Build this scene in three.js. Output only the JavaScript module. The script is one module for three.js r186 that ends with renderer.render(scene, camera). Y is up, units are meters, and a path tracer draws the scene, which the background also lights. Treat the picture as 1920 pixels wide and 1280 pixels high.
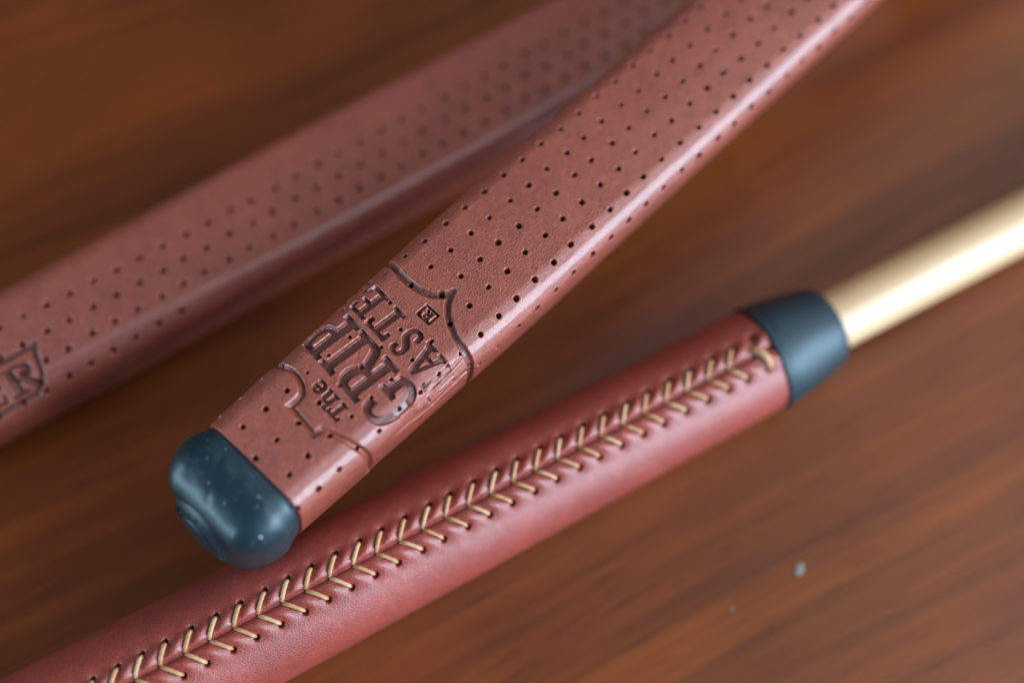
import * as THREE from 'three';
import { mergeGeometries, mergeVertices } from 'three/addons/utils/BufferGeometryUtils.js';
import { FontLoader } from 'three/addons/loaders/FontLoader.js';
import { TextGeometry } from 'three/addons/geometries/TextGeometry.js';
import { ImprovedNoise } from 'three/addons/math/ImprovedNoise.js';
import { RectAreaLightUniformsLib } from 'three/addons/lights/RectAreaLightUniformsLib.js';

// ------------------------------------------------------------------ camera, light, exposure
const MM = 0.001;
const scene = new THREE.Scene();
const tiltDeg = 26, reach = 310 * MM;
const aim = new THREE.Vector3(0, 30 * MM, 0);
const camera = new THREE.PerspectiveCamera(22.246, 1.5, 0.02, 20);
camera.position.set(0, aim.y + reach * Math.cos(tiltDeg * Math.PI / 180), reach * Math.sin(tiltDeg * Math.PI / 180));
camera.lookAt(aim);
camera.focus = 0.2965;
camera.userData.fStop = 3.8;

RectAreaLightUniformsLib.init();
scene.background = new THREE.Color(0.06, 0.07, 0.085);          // the dim room around the table
function areaLight(name, at, w, h, rgb, power) {
  const l = new THREE.RectAreaLight(new THREE.Color().setRGB(...rgb), power, w, h);
  l.name = name; l.position.set(...at); l.lookAt(0, 0.02, 0); l.castShadow = true; scene.add(l);
}
areaLight('window_east', [1.1, 0.47, 0.50], 1.15, 0.8, [0.66, 0.81, 1.0], 16.5);
areaLight('added_panel_east', [0.72, 1.3, 0.22], 1.0, 0.8, [0.70, 0.83, 1.0], 2.7);  // unseen panel added high up to put a highlight on the lower grip's ridge
areaLight('window_west', [-1.38, 0.36, 0.36], 1.2, 0.5, [0.64, 0.84, 1.0], 11.5);
areaLight('ceiling_north_east', [1.2, 1.35, -0.8], 1.8, 1.7, [1.0, 0.93, 0.82], 1.3);

const renderer = new THREE.WebGLRenderer({ antialias: true });
renderer.toneMapping = THREE.LinearToneMapping;
renderer.toneMappingExposure = 1.06;
renderer.shadowMap.enabled = true;

// ------------------------------------------------------------------ helpers
function rng(seed) { let a = seed >>> 0; return () => { a = (a + 0x6D2B79F5) | 0; let t = Math.imul(a ^ (a >>> 15), 1 | a); t = (t + Math.imul(t ^ (t >>> 7), 61 | t)) ^ t; return ((t ^ (t >>> 14)) >>> 0) / 4294967296; }; }
const perlin = new ImprovedNoise();
const noise = (x, y, z = 0) => perlin.noise(x + 31.7, y + 17.3, z + 5.1);
const clamp = (x, a, b) => Math.min(b, Math.max(a, x));
const smooth = (a, b, x) => { const t = clamp((x - a) / (b - a), 0, 1); return t * t * (3 - 2 * t); };
const lerp = (a, b, t) => a + (b - a) * t;
function table1(pts) { return (x) => { if (x <= pts[0][0]) return pts[0][1]; for (let i = 1; i < pts.length; i++) if (x <= pts[i][0]) { const t = (x - pts[i - 1][0]) / (pts[i][0] - pts[i - 1][0]); return lerp(pts[i - 1][1], pts[i][1], t); } return pts[pts.length - 1][1]; }; }
function part(name, geometry, material, parent) {
  const m = new THREE.Mesh(geometry, material); m.name = name; m.castShadow = m.receiveShadow = true; parent.add(m); return m;
}
function thing(name, label, category, group) {
  const g = new THREE.Group(); g.name = name; g.userData = { label, category }; if (group) g.userData.group = group; scene.add(g); return g;
}
function dataTexture(n, m, fill, srgb) {
  const d = new Uint8Array(n * m * 4);
  for (let y = 0; y < m; y++) for (let x = 0; x < n; x++) { const c = fill(x / n, y / m), k = (y * n + x) * 4; d[k] = clamp(c[0], 0, 255); d[k + 1] = clamp(c[1], 0, 255); d[k + 2] = clamp(c[2], 0, 255); d[k + 3] = 255; }
  const t = new THREE.DataTexture(d, n, m); t.wrapS = t.wrapT = THREE.RepeatWrapping; t.magFilter = THREE.LinearFilter; t.minFilter = THREE.LinearFilter;
  if (srgb) t.colorSpace = THREE.SRGBColorSpace; t.needsUpdate = true; return t;
}
const scaled = (t, metres, metresV = metres) => { const c = t.clone(); c.repeat.set(1 / metres, 1 / metresV); c.needsUpdate = true; return c; };

// periodic cell noise for leather grain
function cells(n, seed) { const r = rng(seed), p = []; for (let i = 0; i < n * n; i++) p.push([r(), r(), r()]); return (u, v) => {
  const x = u * n, y = v * n, i = Math.floor(x), j = Math.floor(y); let a = 9, b = 9, id = 0;
  for (let dj = -1; dj <= 1; dj++) for (let di = -1; di <= 1; di++) { const k = ((j + dj + n) % n) * n + (i + di + n) % n, q = p[k], d = Math.hypot(i + di + q[0] - x, j + dj + q[1] - y); if (d < a) { b = a; a = d; id = q[2]; } else if (d < b) b = d; }
  return [a, b, id]; }; }
function tileNoise(u, v, f, z) { // periodic fbm on a torus
  const a = u * 2 * Math.PI, b = v * 2 * Math.PI, R = f / (2 * Math.PI);
  return perlin.noise(R * Math.cos(a) + z, R * Math.sin(a) + 7.7 + R * Math.cos(b) * 0.83, R * Math.sin(b) + 3.3 + z * 1.7);
}
const grainA = cells(34, 11), grainB = cells(70, 23);
const leatherGrain = dataTexture(1024, 1024, (u, v) => {
  const wu = u + 0.006 * tileNoise(u, v, 30, 2.2), wv = v + 0.006 * tileNoise(u, v, 30, 8.4);
  const uu = (wu + 1) % 1, vv = (wv + 1) % 1;
  const [a, b] = grainA(uu, vv), [c, d, id] = grainB(uu, vv);
  let h = 0.55 * smooth(0, 0.32, b - a) + 0.25 * smooth(0, 0.35, d - c);
  h += 0.12 * tileNoise(u, v, 18, 1.1);
  if (id > 0.82) h -= 0.45 * (1 - smooth(0.05, 0.28, c));          // pores
  const g = 40 + 190 * h; return [g, g, g];
});
function leatherColour(rgb, seed, grain) {                       // dye takes paler along the fine wrinkles of the grain
  return dataTexture(1024, 1024, (u, v) => {
    const uu = (u + 0.006 * tileNoise(u, v, 30, 2.2) + 1) % 1, vv = (v + 0.006 * tileNoise(u, v, 30, 8.4) + 1) % 1;
    const [a, b, id] = grainA(uu, vv), line = 1 - smooth(0.02, 0.3, b - a), [, , id2] = grainB(uu, vv);
    const k = 1 + grain * (0.75 * line - 0.28 + 0.3 * (id - 0.5) + 0.3 * (id2 - 0.5)) + 0.05 * tileNoise(u, v, 14, seed), w = tileNoise(u, v, 9, seed + 9);
    return [rgb[0] * k, rgb[1] * (k + 0.03 * w), rgb[2] * (k - 0.03 * w)];
  }, true);
}
const M = {};
M.leather = new THREE.MeshPhysicalMaterial({ map: scaled(leatherColour([140, 67, 51], 1.3, 0.3), 0.017), roughness: 0.37, bumpMap: scaled(leatherGrain, 0.017), bumpScale: 0.00013, ior: 1.5, clearcoat: 0.7, clearcoatRoughness: 0.22, vertexColors: true });
M.redLeather = new THREE.MeshPhysicalMaterial({ map: scaled(leatherColour([136, 57, 46], 4.1, 0.2), 0.019), roughness: 0.42, bumpMap: scaled(leatherGrain, 0.019), bumpScale: 0.00006, ior: 1.5, clearcoat: 0.3, clearcoatRoughness: 0.36, vertexColors: true });
M.core = new THREE.MeshStandardMaterial({ color: new THREE.Color().setRGB(0.13, 0.11, 0.10), roughness: 0.85 });
const rubberGrain = dataTexture(512, 512, (u, v) => { const g = 128 + 70 * tileNoise(u, v, 60, 3.1) + 60 * tileNoise(u, v, 140, 6.1); return [g, g, g]; });
const rubberDust = dataTexture(512, 512, (u, v) => { const n = smooth(0.18, 0.5, tileNoise(u, v, 12, 9.1)) * smooth(0.05, 0.4, tileNoise(u, v, 90, 2.1)); return [20 + 26 * n, 39 + 29 * n, 47 + 30 * n]; }, true);
M.rubber = new THREE.MeshPhysicalMaterial({ map: scaled(rubberDust, 0.03), roughness: 0.41, bumpMap: scaled(rubberGrain, 0.02), bumpScale: 0.000012, ior: 1.52, specularColor: new THREE.Color().setRGB(0.76, 0.96, 1.0) });
M.thread = new THREE.MeshStandardMaterial({ color: new THREE.Color().setRGB(0.41, 0.205, 0.095), roughness: 0.55 });
M.threadPale = new THREE.MeshStandardMaterial({ color: new THREE.Color().setRGB(0.46, 0.265, 0.14), roughness: 0.55 });
M.dust = new THREE.MeshStandardMaterial({ color: new THREE.Color().setRGB(0.2, 0.165, 0.15), roughness: 0.9 });

M.paleDust = new THREE.MeshStandardMaterial({ color: new THREE.Color().setRGB(0.78, 0.79, 0.8), roughness: 0.9 });

// ------------------------------------------------------------------ table top
{
  const wood = dataTexture(1536, 1536, (u, v) => {             // 0.6 m by 0.6 m, grain along u
    const x = u * 600, y = v * 600;
    const bend = 9 * noise(x * 0.004, y * 0.006, 4) + 3 * noise(x * 0.012, y * 0.02, 8);
    const yy = y + bend;
    let n = 0.2 * noise(x * 0.006, yy * 0.055, 1) + 0.36 * noise(x * 0.008, yy * 0.12, 2) + 0.5 * noise(x * 0.011, yy * 0.3, 3) + 0.4 * noise(x * 0.03, yy * 0.9, 5);
    n += 0.25 * noise(x * 0.05, y * 0.05, 6) + 0.3 * noise(x * 0.02, y * 0.035, 9);
    const pore = smooth(0.32, 0.6, noise(x * 0.09, yy * 1.7, 7));
    const k = clamp(0.5 + 0.62 * n, 0, 1), h = noise(x * 0.01, yy * 0.07, 12);
    return [lerp(80, 128, k) - 14 * pore + 6 * h, lerp(36, 62, k) - 9 * pore + 5 * h, lerp(11, 17, k) - 4 * pore - 3 * h];
  }, true);
  wood.wrapS = wood.wrapT = THREE.MirroredRepeatWrapping;
  const g = new THREE.BoxGeometry(1.1, 0.028, 0.8, 1, 1, 1); g.translate(0, -0.014, -0.02);
  const p = g.attributes.position, uv = g.attributes.uv, an = 29 * Math.PI / 180, nrm = g.attributes.normal;
  for (let i = 0; i < p.count; i++) {
    const x = p.getX(i), z = p.getZ(i) + (Math.abs(nrm.getY(i)) > 0.5 ? 0 : p.getY(i)) + (Math.abs(nrm.getX(i)) > 0.5 ? 0.01 : 0);
    uv.setXY(i, (x * Math.cos(an) - z * Math.sin(an)) / 0.6 + 0.37, (x * Math.sin(an) + z * Math.cos(an)) / 0.6 + 0.24);
  }
  const m = new THREE.MeshPhysicalMaterial({ map: wood, roughness: 0.38, ior: 1.5, bumpMap: wood, bumpScale: 0.00002 });
  const t = part('table_top', g, m, scene); t.userData = { kind: 'structure', label: 'reddish brown varnished wooden table top', category: 'table' };
}

// ------------------------------------------------------------------ the stamp: a height field in millimetres over (s along the grip, t across it)
function makeStamp(kind) {
  const res = 20, s0 = 6, t0 = -24, wS = 44, wT = 48, W = wT * res, H = wS * res;      // pixels a millimetre; canvas x = -t, canvas y = s
  const cv = document.createElement('canvas'); cv.width = W; cv.height = H; const c = cv.getContext('2d');
  const X = (t) => (-t - t0) * res, Y = (s) => (s - s0) * res;
  const read = () => { const d = c.getImageData(0, 0, W, H).data, o = new Float32Array(W * H); for (let i = 0; i < o.length; i++) o[i] = d[i * 4] / 255; return o; };
  const clear = () => { c.setTransform(1, 0, 0, 1, 0, 0); c.fillStyle = '#000'; c.fillRect(0, 0, W, H); c.fillStyle = c.strokeStyle = '#fff'; };
  const far = [[42.6, -24], [42.4, -14], [42.2, -10.4], [41.7, -8], [41.6, -5.5], [41.9, -3], [42.7, -1], [43.9, 0.5], [45.4, 1.3], [43.6, 2.2], [42.1, 3.6], [41.0, 5.4], [40.1, 7.3], [39.6, 9], [39.3, 11.6], [39.1, 15], [39, 24]];
  const near = [[15.6, -24], [15.7, -14], [16.0, -10], [16.5, -8], [16.4, -6], [15.9, -4.4], [14.9, -3.1], [13.6, -2.8], [11.9, -2.9], [11.2, 3.7], [12.9, 4.0], [13.3, 5.0], [13.9, 6.9], [14.6, 9.4], [15.3, 11.7], [16.0, 15], [16.2, 24]];
  if (kind) { far.length = near.length = 0; far.push([8, 1.2], [45.5, 1.2], [44.9, 2.6], [44.6, 4.6], [44.2, 6.6], [43.2, 8.6], [41.6, 10.2], [8, 10.6]); near.push([8, 4]); }
  const line = (pts, dense) => { if (!dense) return pts; const out = []; for (let i = 0; i < pts.length; i++) out.push(pts[i]); return out; };
  clear(); c.beginPath(); line(far).forEach(([s, t], i) => (i ? c.lineTo(X(t), Y(s)) : c.moveTo(X(t), Y(s)))); [...line(near)].reverse().forEach(([s, t]) => c.lineTo(X(t), Y(s))); c.closePath(); c.fill();
  const inside = read();
  clear(); c.lineJoin = 'miter'; c.lineCap = 'round'; c.lineWidth = 1.15 * res; c.beginPath(); far.forEach(([s, t], i) => (i ? c.lineTo(X(t), Y(s - 0.2)) : c.moveTo(X(t), Y(s - 0.2)))); c.stroke();
  const groove = read();
  clear(); c.lineWidth = 0.95 * res; c.beginPath(); near.forEach(([s, t], i) => (i ? c.lineTo(X(t), Y(s - 0.45)) : c.moveTo(X(t), Y(s - 0.45)))); c.stroke();
  const grooveNear = read();
  clear();
  const word = (text, sTop, sBase, tFrom, tTo, skew, heavy = 0.38, weight = 'bold') => {   // letters stand between sTop and sBase, from tFrom (first letter) to tTo
    c.setTransform(1, 0, 0, 1, 0, 0); const cap = (sBase - sTop) * res; c.font = `${weight} ${cap / 0.716}px serif`; c.textBaseline = 'alphabetic';
    const w = c.measureText(text).width, want = (tFrom - tTo) * res;
    c.translate(X((tFrom + tTo) / 2), Y(sBase)); c.rotate(skew); c.scale(want / w, 1); c.textAlign = 'center'; c.fillText(text, 0, 0); c.lineWidth = heavy * res; c.lineJoin = 'miter'; c.strokeText(text, 0, 0);
  };
  if (kind) { for (const [ch, a, b] of [['G', 6.6, 9.8], ['R', 10.2, 13.8], ['I', 14.1, 15.9], ['P', 16.2, 19.4], ['A', 20.4, 23.6], ['S', 24, 26.6], ['T', 27, 31.2], ['E', 31.8, 36.6], ['R', 37.2, 43.6]]) { c.setTransform(1, 0, 0, 1, 0, 0); c.font = `bold ${5.9 * res / 0.716}px serif`; c.textAlign = 'center'; const w = c.measureText(ch).width; c.translate(X(8.9), Y((a + b) / 2)); c.rotate(Math.PI / 2); c.scale((b - a) * res / w, 1); c.fillText(ch, 0, 0); } }
  else { word('The', 15.2, 18.3, 4.9, -3.0, 0.07, 0.06);
  word('GRIP', 19.9, 29.1, 12.6, -10.9, 0.085);
  const letters6 = [['M', 15.2, 9.9], ['A', 10.2, 4.7], ['S', 4.6, 0.6], ['T', 0.3, -5.2], ['E', -5.1, -10.1], ['R', -10.4, -15.6]];
  for (const [ch, a, b] of letters6) { const m = (a + b) / 2; word(ch, 30.5 - m * 0.085, 36.4 - m * 0.085, a - 0.35, b + 0.35, 0.085, 0.2); }
  c.setTransform(1, 0, 0, 1, 0, 0); c.lineWidth = 0.34 * res; c.lineJoin = 'round'; c.beginPath();
  [[38.3, 2.7], [38.3, -0.1], [40.6, -0.1], [40.6, 2.7]].forEach(([s, t], i) => (i ? c.lineTo(X(t), Y(s)) : c.moveTo(X(t), Y(s)))); c.closePath(); c.stroke();
  word('R', 38.6, 40.2, 2.2, 0.6, 0, 0.05); }
  const letters = read(); for (let y = 0; y < H; y++) for (let x = 0; x < W; x++) { const t = -(x / res + t0), s = y / res + s0; if (t > 10 && !kind) letters[y * W + x] *= 1 - (s > 29.5 ? 0.85 : 0.45) * smooth(10, 11.6, t); }
  function blur(a, r) { const o = new Float32Array(a.length), b = new Float32Array(a.length), n = 2 * r + 1;
    for (let y = 0; y < H; y++) { let q = 0; for (let x = -r; x < W; x++) { q += x + r < W ? a[y * W + x + r] : 0; if (x - r - 1 >= 0) q -= a[y * W + x - r - 1]; if (x >= 0) b[y * W + x] = q / n; } }
    for (let x = 0; x < W; x++) { let q = 0; for (let y = -r; y < H; y++) { q += y + r < H ? b[(y + r) * W + x] : 0; if (y - r - 1 >= 0) q -= b[(y - r - 1) * W + x]; if (y >= 0) o[y * W + x] = q / n; } }
    return o; }
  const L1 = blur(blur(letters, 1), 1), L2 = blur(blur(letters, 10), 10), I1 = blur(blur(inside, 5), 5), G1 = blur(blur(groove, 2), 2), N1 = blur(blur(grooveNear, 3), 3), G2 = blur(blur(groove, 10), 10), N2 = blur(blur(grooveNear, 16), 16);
  const h = new Float32Array(W * H);
  for (let i = 0; i < h.length; i++) h[i] = -0.16 * I1[i] - 0.68 * L1[i] + 0.07 * L2[i] * (1 - L1[i]) - 0.55 * G1[i] + 0.08 * G2[i] - 0.7 * N1[i] - 0.3 * N2[i];
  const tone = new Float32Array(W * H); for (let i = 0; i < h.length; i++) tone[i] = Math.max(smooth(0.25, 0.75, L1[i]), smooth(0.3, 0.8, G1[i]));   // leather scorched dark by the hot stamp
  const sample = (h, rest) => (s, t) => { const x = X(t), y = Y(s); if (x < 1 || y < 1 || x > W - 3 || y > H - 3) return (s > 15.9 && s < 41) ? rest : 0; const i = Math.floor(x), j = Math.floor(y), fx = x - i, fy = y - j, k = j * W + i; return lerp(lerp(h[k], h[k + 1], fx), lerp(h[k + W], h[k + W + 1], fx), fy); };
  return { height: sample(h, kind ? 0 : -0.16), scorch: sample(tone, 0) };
}
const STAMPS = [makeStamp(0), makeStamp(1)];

// ------------------------------------------------------------------ perforated putter grip: flat top, rounded corners, rounded back
function crossSection(W, H, rc = 4.6, crown = 0.5) {            // points from the top centre round the right side to the bottom centre, y = 0 at the top
  const hw = W / 2, P = [];
  for (let i = 0; i < 40; i++) { const x = (hw - rc) * i / 39; P.push([x, -crown * (x / hw) ** 2]); }
  const y0 = P[39][1], sl = Math.atan(2 * crown * (hw - rc) / hw / hw);
  for (let i = 1; i < 30; i++) { const a = lerp(sl, Math.PI / 2, i / 29); P.push([hw - rc + rc * Math.sin(a), y0 - rc * (Math.cos(sl) - Math.cos(a))]); }
  const [x1, yb] = P[P.length - 1];
  for (let i = 1; i < 60; i++) { const a = Math.PI / 2 * i / 59; P.push([x1 * Math.cos(a) ** 0.75, yb - (H + yb) * Math.sin(a) ** 1.25]); }
  P[P.length - 1][0] = 0;
  const L = [0]; for (let i = 1; i < P.length; i++) L.push(L[i - 1] + Math.hypot(P[i][0] - P[i - 1][0], P[i][1] - P[i - 1][1]));
  const total = L[L.length - 1];
  return { total, at(t) { const d = Math.min(Math.abs(t), total - 1e-6), g = Math.sign(t) || 1; let lo = 0, hi = L.length - 1; while (hi - lo > 1) { const m = (lo + hi) >> 1; if (L[m] <= d) lo = m; else hi = m; }
    const f = (d - L[lo]) / (L[hi] - L[lo]), x = lerp(P[lo][0], P[hi][0], f), y = lerp(P[lo][1], P[hi][1], f), dx = P[hi][0] - P[lo][0], dy = P[hi][1] - P[lo][1], n = Math.hypot(dx, dy);
    return [g * x, y, g * -dy / n, dx / n]; } };
}
const rowGap = table1([[-20, 5.9], [0, 5.8], [20, 5.4], [40, 5.15], [60, 4.65], [90, 4.35], [300, 4.35]]);
function perforations(rows, until, seed, shift, keep) {                       // centres (s, t), radius
  const r = rng(seed), out = [], first = { '-3': 2.6, '-2': 1.9, '-1': 3.45, '0': 1.0, '1': 3.0, '2': 0.4, '3': 2.5 };
  for (const k of rows) for (let i = -2; ; i++) {
    const s = first[k] + i * 4.735 + (r() - 0.5) * 0.5; if (s > until) break;
    if (s < -0.3 || !keep(s, k) || (Math.abs(k) === 3 && s < 40)) { r(); r(); continue; }
    out.push([s, 0.2 + shift + k * rowGap(s) + (r() - 0.5) * 0.35, 0.455 + (r() - 0.5) * 0.13]);
  }
  return out;
}
function bins(holes, size) { const m = new Map(); for (const h of holes) { const i = Math.floor(h[0] / size), j = Math.floor(h[1] / size); for (let a = -1; a <= 1; a++) for (let b = -1; b <= 1; b++) { const k = (i + a) * 1000 + j + b; if (!m.has(k)) m.set(k, []); m.get(k).push(h); } } return (s, t) => m.get(Math.floor(s / size) * 1000 + Math.floor(t / size)) || []; }

function grid(rowsCount, colsCount, point, closedNormals, tint) {       // indexed surface; point(i, j) -> [x, y, z, u, v]
  const pos = new Float32Array(rowsCount * colsCount * 3), uv = new Float32Array(rowsCount * colsCount * 2), idx = [];
  for (let i = 0; i < rowsCount; i++) for (let j = 0; j < colsCount; j++) { const p = point(i, j), k = i * colsCount + j; pos.set([p[0], p[1], p[2]], k * 3); uv.set([p[3], p[4]], k * 2); }
  for (let i = 0; i < rowsCount - 1; i++) for (let j = 0; j < colsCount - 1; j++) { const a = i * colsCount + j, b = a + 1, c = a + colsCount, d = c + 1; idx.push(a, c, b, b, c, d); }
  const g = new THREE.BufferGeometry(); g.setAttribute('position', new THREE.BufferAttribute(pos, 3)); g.setAttribute('uv', new THREE.BufferAttribute(uv, 2));
  if (tint) { const col = new Float32Array(rowsCount * colsCount * 3); for (let i = 0; i < rowsCount; i++) for (let j = 0; j < colsCount; j++) col.set(tint(i, j), (i * colsCount + j) * 3); g.setAttribute('color', new THREE.BufferAttribute(col, 3)); }
  g.setIndex(new THREE.BufferAttribute(new Uint32Array(idx), 1)); g.computeVertexNormals();
  if (closedNormals) { const n = g.attributes.normal; for (let i = 0; i < rowsCount; i++) { const a = i * colsCount, b = a + colsCount - 1, v = new THREE.Vector3(n.getX(a) + n.getX(b), n.getY(a) + n.getY(b), n.getZ(a) + n.getZ(b)).normalize(); n.setXYZ(a, v.x, v.y, v.z); n.setXYZ(b, v.x, v.y, v.z); } }
  return g;
}
function steps(list) { const out = []; for (const [a, b, d] of list) { const n = Math.max(1, Math.round((b - a) / d)); for (let i = 0; i < n; i++) out.push(a + (b - a) * i / n); } out.push(list[list.length - 1][1]); return out; }

// local axes of a grip: x to its right (t), y up out of its top face, -z along it from the cap to the shaft (s)
async function perforatedGrip(o) {
  const g = thing(o.name, o.label, 'golf grip', 'perforated leather golf grips');
  g.position.set(o.at[0] * MM, o.at[1] * MM, o.at[2] * MM);
  g.rotation.set(0, o.heading - Math.PI / 2, -o.roll, 'YXZ');
  const cache = new Map(), section = (s) => { const k = Math.round(s * 4); if (!cache.has(k)) cache.set(k, crossSection(o.width(k / 4), o.depth(k / 4), o.corner(k / 4))); return cache.get(k); };
  const holes = perforations(o.rows, o.length - 8, o.seed, o.shift, o.keep), near = bins(holes, 2.5);
  const S = steps(o.sSteps), T = steps(o.tSteps), tMax = 33;
  const height = (s, t) => {
    let h = o.mark.height(s, t - o.shift) * o.stamp;
    for (const [hs, ht, hr] of near(s, t)) {
      const stamped = o.mark === STAMPS[0] && hs > 16 && hs < 41 && Math.abs(ht) < 14, d = Math.hypot(s - hs, (t - ht) * (1 + 0.12 * Math.sin(hs * 9))), R = (stamped ? hr * 0.72 : hr) * o.holeScale;
      if (d > 1.6) continue;
      h += 0.035 * Math.exp(-(((d - R - 0.28) / 0.2) ** 2));                       // lip pushed up by the punch
      h -= o.pit * (stamped ? 0.5 : 1) * (1 - smooth(R * o.soft, R * 1.12, d)) + 0.10 * Math.exp(-((d / 0.55) ** 2));
    }
    if (o.mark === STAMPS[0]) { const w = smooth(9.6, 11.5, t) * smooth(20, 16.5, t) * smooth(20, 24, s) * smooth(41.5, 38, s); if (w > 0) h -= w * 0.32 * smooth(0.0, 0.3, noise(s * 0.16 + t * 0.35, t * 0.42 - s * 0.08, 60)) - w * 0.10 * noise(s * 0.45, t * 0.6, 61); }   // scuffed edge beside the stamp
    h += 0.05 * noise(s * 0.16, t * 0.2, o.seed) + 0.02 * noise(s * 0.6, t * 0.6, o.seed + 3);
    h -= 1.0 * (1 - smooth(0, 0.55, s)) ** 2;                                       // the cut edge rolls in at the cap
    return h;
  };
  // leather
  part('leather_wrap', grid(S.length, T.length, (i, j) => {
    const s = S[i] + (i < 40 ? 0.28 * noise(T[j] * 0.9, 3, 70) * (1 - i / 40) : 0), c = section(s), t = T[j] / tMax * c.total, tt = Math.abs(T[j]) < 24 ? T[j] : t;
    const edge = Math.abs(T[j]) < 20 ? T[j] : Math.sign(T[j]) * lerp(20, c.total, (Math.abs(T[j]) - 20) / (tMax - 20));
    const [x, y, nx, ny] = c.at(edge), h = height(s, edge);
    return [(x + nx * h) * MM, (y + ny * h) * MM, -s * MM, s * MM, edge * MM];
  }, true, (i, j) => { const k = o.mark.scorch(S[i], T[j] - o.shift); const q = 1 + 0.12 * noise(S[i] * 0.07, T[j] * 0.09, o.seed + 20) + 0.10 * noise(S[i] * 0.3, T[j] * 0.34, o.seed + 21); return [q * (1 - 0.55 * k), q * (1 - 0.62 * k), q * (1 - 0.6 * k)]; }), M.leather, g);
  // dark rubber core under the leather, seen at the bottom of the perforations
  const cS = steps([[0.3, o.length - 1, 4]]), cT = steps([[-tMax, tMax, 0.7]]);
  part('rubber_core', grid(cS.length, cT.length, (i, j) => { const c = section(cS[i]), [x, y, nx, ny] = c.at(cT[j] / tMax * c.total); return [(x - nx * 2.3) * MM, (y - ny * 2.3) * MM, -cS[i] * MM, cS[i] * MM, cT[j] * MM]; }, true), M.core, g);
  // rubber end cap
  const W = o.width(0), H = o.depth(0), len = 11.5, c0 = section(0), cy = -H / 2;
  const kS = [0.75, 0.6, 0.4, 0.1]; for (let i = 1; i <= 60; i++) kS.push(-len * Math.sin(Math.PI / 2 * i / 60) ** 0.9);
  for (let i = 1; i <= 14; i++) kS.push(-len - 0.0001 * i);
  const kT = steps([[-tMax, tMax, 0.45]]);
  const cap = part('end_cap', grid(kS.length, kT.length, (i, j) => {
    const s = Math.max(kS[i], -len), [x, y, nx, ny] = c0.at(kT[j] / tMax * c0.total), e = -s / len;
    let f, inset = 0;
    const bulge = 0.95 * smooth(0, 0.35, e);
    const k = clamp((e - 0.3) / 0.7, 0, 1); inset = 5.6 * (1 - Math.max(0, 1 - k ** 2.2) ** 0.5);
    const out = s > 0.05 ? -0.45 - (s - 0.05) * 0.9 : bulge - inset - 0.12;
    let px = x + nx * out, py = y + ny * out;
    if (kS[i] < -len) { const q = 1 - (i - 64) / 14; f = Math.max(q, 0.0); px *= f; py = cy + (py - cy) * f; }
    const lump = (0.17 * noise(s * 0.22 + 4, x * 0.2, y * 0.2 + 9) + 0.10 * noise(s * 0.5, x * 0.45 + 3, y * 0.4)) * smooth(0.05, 0.3, e) * (kS[i] < -len ? 0.3 : 1);
    const crease = 0.16 * smooth(0.5, 0, Math.abs(x + 5.2 + s * 0.55)) * (y > -3 ? 1 : 0) * smooth(0.1, 0.3, e);
    return [(px + nx * (lump - crease)) * MM, (py + ny * (lump - crease)) * MM, -s * MM, s * MM * 1.1, kT[j] * MM];
  }, true), M.rubber, g);
  // raised round boss on the end of the cap with a ring groove and lettering
  const bR = 7.3, prof = []; for (let i = 0; i <= 120; i++) { const r = bR * i / 120, q = r / bR; let y = 2.3 * Math.max(0, 1 - q ** 3) ** 0.7 - 0.45; y -= 0.5 * Math.exp(-(((r - 4.4) / 0.17) ** 2)); prof.push(new THREE.Vector2(Math.max(r, 0.0001) * MM, y * MM)); }
  prof.reverse();
  const boss = part('end_boss', new THREE.LatheGeometry(prof, 96).rotateX(Math.PI / 2).translate(-0.5 * MM, (cy + 2.2) * MM, (len - 0.05) * MM), M.rubber, cap);
  const glyphs = [], text = 'LUHTPAPTIS PATH', rT = 5.2;
  [...text].forEach((ch, i) => {
    if (ch === ' ') return; const a = (i - (text.length - 1) / 2) * 0.27;
    const t = new TextGeometry(ch, { font: FONT, size: 0.95 * MM, depth: 0.3 * MM, curveSegments: 2 }); t.computeBoundingBox(); t.translate(-t.boundingBox.max.x / 2, 0, 0);
    const q = rT / bR, y = 2.3 * (1 - q ** 3) ** 0.7 - 0.45; 
    t.rotateX(-0.4); t.translate(0, rT * MM, (y - 0.08) * MM); t.rotateZ(-a); t.translate(-0.5 * MM, (cy + 2.2) * MM, (len - 0.05) * MM); glyphs.push(t);
  });
  part('lettering', mergeGeometries(glyphs), M.rubber, cap);
  if (o.dusty) { const r = rng(808), P = cap.geometry.attributes.position, N = cap.geometry.attributes.normal, specks = [];
    for (let n = 0; specks.length < 46 && n < 4000; n++) { const k = Math.floor(r() * P.count); if (N.getY(k) < 0.25 || P.getZ(k) < 0.001) continue; const q = new THREE.IcosahedronGeometry((specks.length ? 0.035 + 0.07 * r() ** 3 : 0.2) * MM, 1); q.scale(1, 1, 0.6 + r()); q.translate(P.getX(k), P.getY(k), P.getZ(k)); specks.push(q); }
    const d = part('dust', mergeGeometries(specks), M.paleDust, cap); d.userData.kind = 'stuff'; }
  return g;
}
const FONT = await new FontLoader().loadAsync('fonts/droid/droid_serif_bold.typeface.json');

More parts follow.
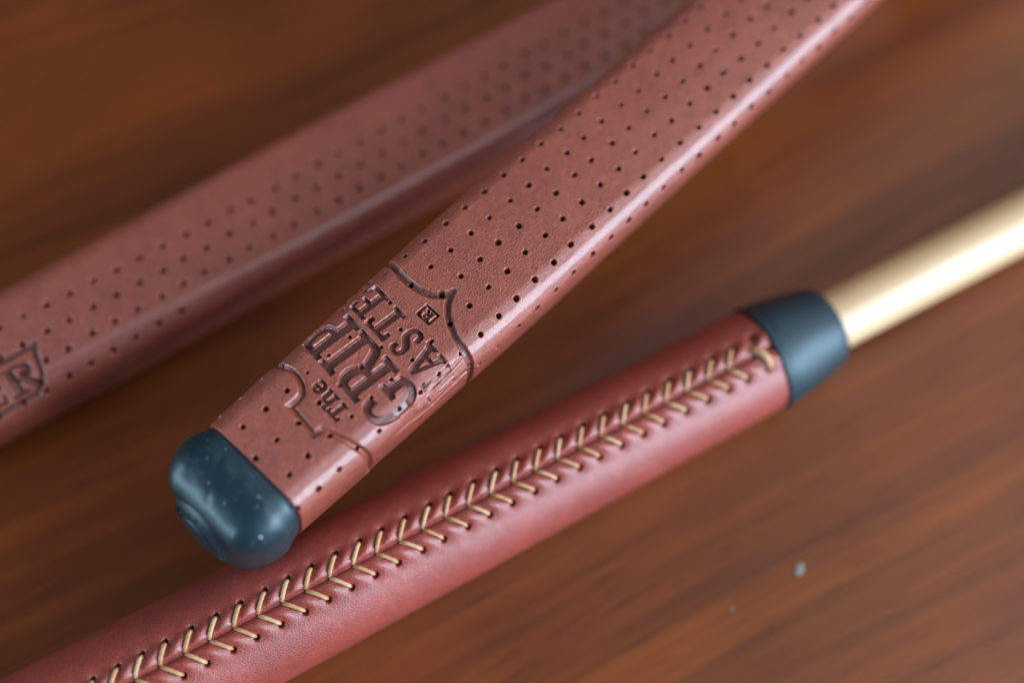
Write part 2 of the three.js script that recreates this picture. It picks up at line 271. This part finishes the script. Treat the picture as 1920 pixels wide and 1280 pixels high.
const widths = (s) => 22.4 + 2.9 * clamp(s / 55, 0, 1) ** 0.8;
await perforatedGrip({
  name: 'perforated_grip', label: 'perforated brown leather grip with dark blue-grey rubber cap, lying across on top of the others',
  at: [-42.92, 45, 29.28], heading: 45.5 * Math.PI / 180, roll: 0, width: widths, depth: table1([[0, 25.5], [40, 23.5], [90, 20.5], [250, 15.5]]), length: 246,
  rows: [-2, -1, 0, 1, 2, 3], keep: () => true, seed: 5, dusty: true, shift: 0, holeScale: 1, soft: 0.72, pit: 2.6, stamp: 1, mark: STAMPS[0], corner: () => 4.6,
  sSteps: [[0, 0.8, 0.1], [0.8, 11, 0.135], [11, 47, 0.1], [47, 48, 0.12], [48, 150, 0.165], [150, 246, 1.2]], tSteps: [[-33, -20, 0.9], [-20, -13, 0.35], [-13, 15.5, 0.115], [15.5, 20, 0.3], [20, 33, 0.9]],
});
await perforatedGrip({
  name: 'perforated_grip_001', label: 'perforated brown leather grip lying flat on the table, passing under the capped grip',
  at: [-126.97, 25, 19.58], heading: 32.5 * Math.PI / 180, roll: 2 * Math.PI / 180, width: widths, depth: table1([[0, 25], [60, 24.8], [90, 23.8], [250, 22]]), length: 246,
  rows: [-1, 0, 1, 2], keep: (s, k) => k < 2 || s < 72, seed: 9, shift: 2, holeScale: 1.3, soft: 0.55, pit: 1.5, stamp: 1, mark: STAMPS[1], corner: table1([[0, 7], [60, 6.4], [90, 4.6], [110, 4.2]]),
  sSteps: [[0, 10, 0.5], [10, 48, 0.18], [48, 190, 0.26], [190, 246, 1.2]], tSteps: [[-33, -20, 0.9], [-20, -8, 0.5], [-8, 17, 0.2], [17, 20, 0.3], [20, 33, 0.9]],
});

// ------------------------------------------------------------------ round leather grip sewn with a herringbone seam, on a pale rod
{
  const g = thing('stitched_grip', 'round reddish leather grip with tan herringbone stitching and a dark rubber collar', 'golf grip');
  const A = new THREE.Vector3(-57.76, 11.6, 53.56), B = new THREE.Vector3(48.28, 10.0, -6.48), dir = B.clone().sub(A), L = dir.length(); dir.normalize();
  g.position.set(A.x * MM, A.y * MM, A.z * MM); g.rotation.set(Math.asin(dir.y), Math.atan2(-dir.x, -dir.z), 0, 'YXZ');
  const radius = (s) => 11.6 - 1.55 * clamp(s / 122, -0.9, 1.1), seam = 12 * Math.PI / 180;   // the seam lies a little to the right of the crest
  const pitch = 4.55, endS = 119.2, first = -86, holeT = 3.45, back = 2.7;
  const vs = []; { const r = rng(77); for (let s = endS - 1.2; s > first; s -= pitch) vs.push([s, (r() - 0.5) * 0.6, (r() - 0.5) * 0.6, (r() - 0.5) * 0.9]); }   // hole rows stand at s, the V's point at s - back
  const pit = vs.flatMap(([s, a, b]) => [[s + a, -holeT, 0.5], [s + b, holeT, 0.5]]), near = bins(pit, 2.5);
  const height = (s, t) => {
    const at = Math.abs(t), ph = 2 * Math.PI * (s - endS + 1.2 - (at - holeT) * (back / holeT)) / pitch;
    let h = -0.75 * Math.exp(-((t / 0.5) ** 2)) + 0.42 * Math.exp(-(((at - 1.8) / 1.3) ** 2)) * (0.55 - 0.8 * Math.cos(ph)) - 0.10 * Math.exp(-(((at - 3.9) / 1.0) ** 2)) * (0.5 + 0.5 * Math.cos(ph));
    for (const [hs, ht, R] of near(s, t)) { const d = Math.hypot(s - hs, t - ht); if (d < 1.6) h -= 1.7 * (1 - smooth(R * 0.7, R * 1.1, d)) + 0.2 * Math.exp(-((d / 0.9) ** 2)); }
    h += 0.09 * noise(s * 0.1, t * 0.12, 40) + 0.03 * noise(s * 0.4, t * 0.4, 41);
    h -= 0.7 * smooth(endS + 1.2, endS + 2.4, s);
    return h;
  };
  const at = (s, t, h) => { const r = radius(s), a = seam + t / r; return [Math.sin(a) * (r + h), Math.cos(a) * (r + h), -s]; };
  const S = steps([[-88, -28, 0.5], [-28, 122, 0.22]]), T = steps([[-Math.PI, -0.62, 0.055], [-0.62, 0.62, 0.0175], [0.62, Math.PI, 0.055]]);
  part('leather_wrap', grid(S.length, T.length, (i, j) => { const s = S[i], t = T[j] * radius(s), p = at(s, t, height(s, t)); return [p[0] * MM, p[1] * MM, p[2] * MM, s * MM, t * MM]; }, true, (i, j) => { const q = 1 + 0.14 * noise(S[i] * 0.05, T[j] * 1.1, 80) + 0.10 * noise(S[i] * 0.2, T[j] * 3, 81); return [q, q, q]; }), M.redLeather, g);
  // butt cap beyond the frame
  part('end_cap', new THREE.LatheGeometry([[0.001, -11], [7, -11], [10.5, -9.5], [12, -6], [12.3, 0], [11, 0.5]].map(([x, y]) => new THREE.Vector2(x * MM, y * MM)), 64).rotateX(-Math.PI / 2).translate(0, 0, 88 * MM), M.rubber, g);
  // stitches: two threads to each V, every thread a mesh of its own
  const threadGeo = (s, da, side, lift, tw) => {
    const pts = [], n = 12, s1 = s + da, s0 = s - back;
    for (let i = 0; i <= n; i++) { const f = i / n, ss = lerp(s1, s0, f) + 0.25 * Math.sin(f * Math.PI) * side * 0.3, t = side * lerp(holeT - 0.12, 0.3, f ** 0.94); const up = -1.3 + 1.52 * smooth(0, 0.2, f) - 0.75 * smooth(0.78, 1, f) + lift * Math.sin(f * Math.PI); pts.push(new THREE.Vector3(...at(ss, t, up)).multiplyScalar(MM)); }
    const curve = new THREE.CatmullRomCurve3(pts), tube = new THREE.TubeGeometry(curve, 26, 0.39 * MM, 8, false), p = tube.attributes.position, nn = tube.attributes.normal;
    for (let i = 0; i < p.count; i++) { const ring = Math.floor(i / 9), ang = (i % 9) / 8 * Math.PI * 2, k = 0.025 * Math.sin(2 * ang + ring * 1.25 * tw) * MM; p.setXYZ(i, p.getX(i) + nn.getX(i) * k, p.getY(i) + nn.getY(i) * k, p.getZ(i) + nn.getZ(i) * k); }
    tube.computeVertexNormals(); return tube;
  };
  vs.forEach(([s, a, b, c], i) => { if (s < -36 || !i) return; part('stitch', threadGeo(s, a, -1, 0.16 + c * 0.3, 1), i % 3 ? M.thread : M.threadPale, g); part('stitch', threadGeo(s, b, 1, 0.18 - c * 0.3, -1), i % 3 === 1 ? M.threadPale : M.thread, g); });
  { // closing stitch across the seam at the collar
    const pts = []; for (let i = 0; i <= 14; i++) { const f = i / 14; pts.push(new THREE.Vector3(...at(endS - 2.6 + 1.6 * f + 0.5 * Math.sin(f * 3.1), lerp(-1.2, 3.2, f), -0.8 + 1.6 * Math.sin(f * Math.PI) ** 0.5)).multiplyScalar(MM)); }
    part('closing_stitch', new THREE.TubeGeometry(new THREE.CatmullRomCurve3(pts), 30, 0.72 * MM, 9), M.threadPale, g);
  }
  const ring = [[9.2, 120.6], [10.2, 120.55], [10.5, 120.7], [10.62, 121.0], [10.6, 121.5], [10.35, 122.0], [10.35, 122.6], [10.2, 124.5], [9.6, 128], [8.9, 131.5], [8.35, 134], [7.9, 135.3], [7.2, 136.1], [6.4, 136.3], [5.8, 136.1], [5.6, 134]];
  const collarCurve = new THREE.SplineCurve(ring.map(([x, y]) => new THREE.Vector2(x, y))).getPoints(90).map((p) => new THREE.Vector2(p.x * MM, p.y * MM));
  const lathe = new THREE.LatheGeometry(collarCurve, 128); { const p = lathe.attributes.position; for (let i = 0; i < p.count; i++) { const x = p.getX(i), y = p.getY(i), z = p.getZ(i), a = Math.atan2(z, x), k = 1 + 0.012 * noise(Math.cos(a) * 1.5, Math.sin(a) * 1.5, y * 180); p.setXYZ(i, x * k, y, z * k); } lathe.computeVertexNormals(); }
  part('rubber_collar', lathe.rotateX(-Math.PI / 2), M.rubber, g);
  // pale rod
  const rodTex = dataTexture(512, 512, (u, v) => { const n = 0.6 * noise(u * 3, v * 26, 50) + 0.4 * noise(u * 8, v * 70, 51); return [194 + 26 * n, 160 + 30 * n, 114 + 34 * n]; }, true);
  const rod = new THREE.CylinderGeometry(5.85 * MM, 5.85 * MM, 190 * MM, 64, 1); { const uv = rod.attributes.uv; for (let i = 0; i < uv.count; i++) uv.setXY(i, uv.getY(i), uv.getX(i)); }
  part('rod', rod.rotateX(Math.PI / 2).translate(0, 0, -225 * MM), new THREE.MeshPhysicalMaterial({ map: rodTex, roughness: 0.5, ior: 1.75, clearcoat: 1.0, clearcoatRoughness: 0.5 }), g);
}

// ------------------------------------------------------------------ lint and dust
{
  const r = rng(321);
  const flake = (x, z, a, b, turn) => { const q = new THREE.IcosahedronGeometry(1, 1); q.scale(a * MM, 0.1 * MM, b * MM); q.rotateY(turn); q.translate(x * MM, 0.11 * MM, z * MM); return q; };
  const specks = [flake(53.5, 32.5, 0.8, 1.5, -0.35), flake(40.5, 40, 0.3, 0.3, 0)];
  for (let i = 0; i < 10; i++) specks.push(flake(-90 + 200 * r(), -90 + 150 * r(), 0.07 + 0.08 * r(), 0.07 + 0.1 * r(), r() * 3));
  const d = part('lint', mergeGeometries(specks), M.dust, scene); d.userData = { kind: 'stuff', label: 'pale specks of lint scattered over the wooden table', category: 'lint' };
}

renderer.render(scene, camera);
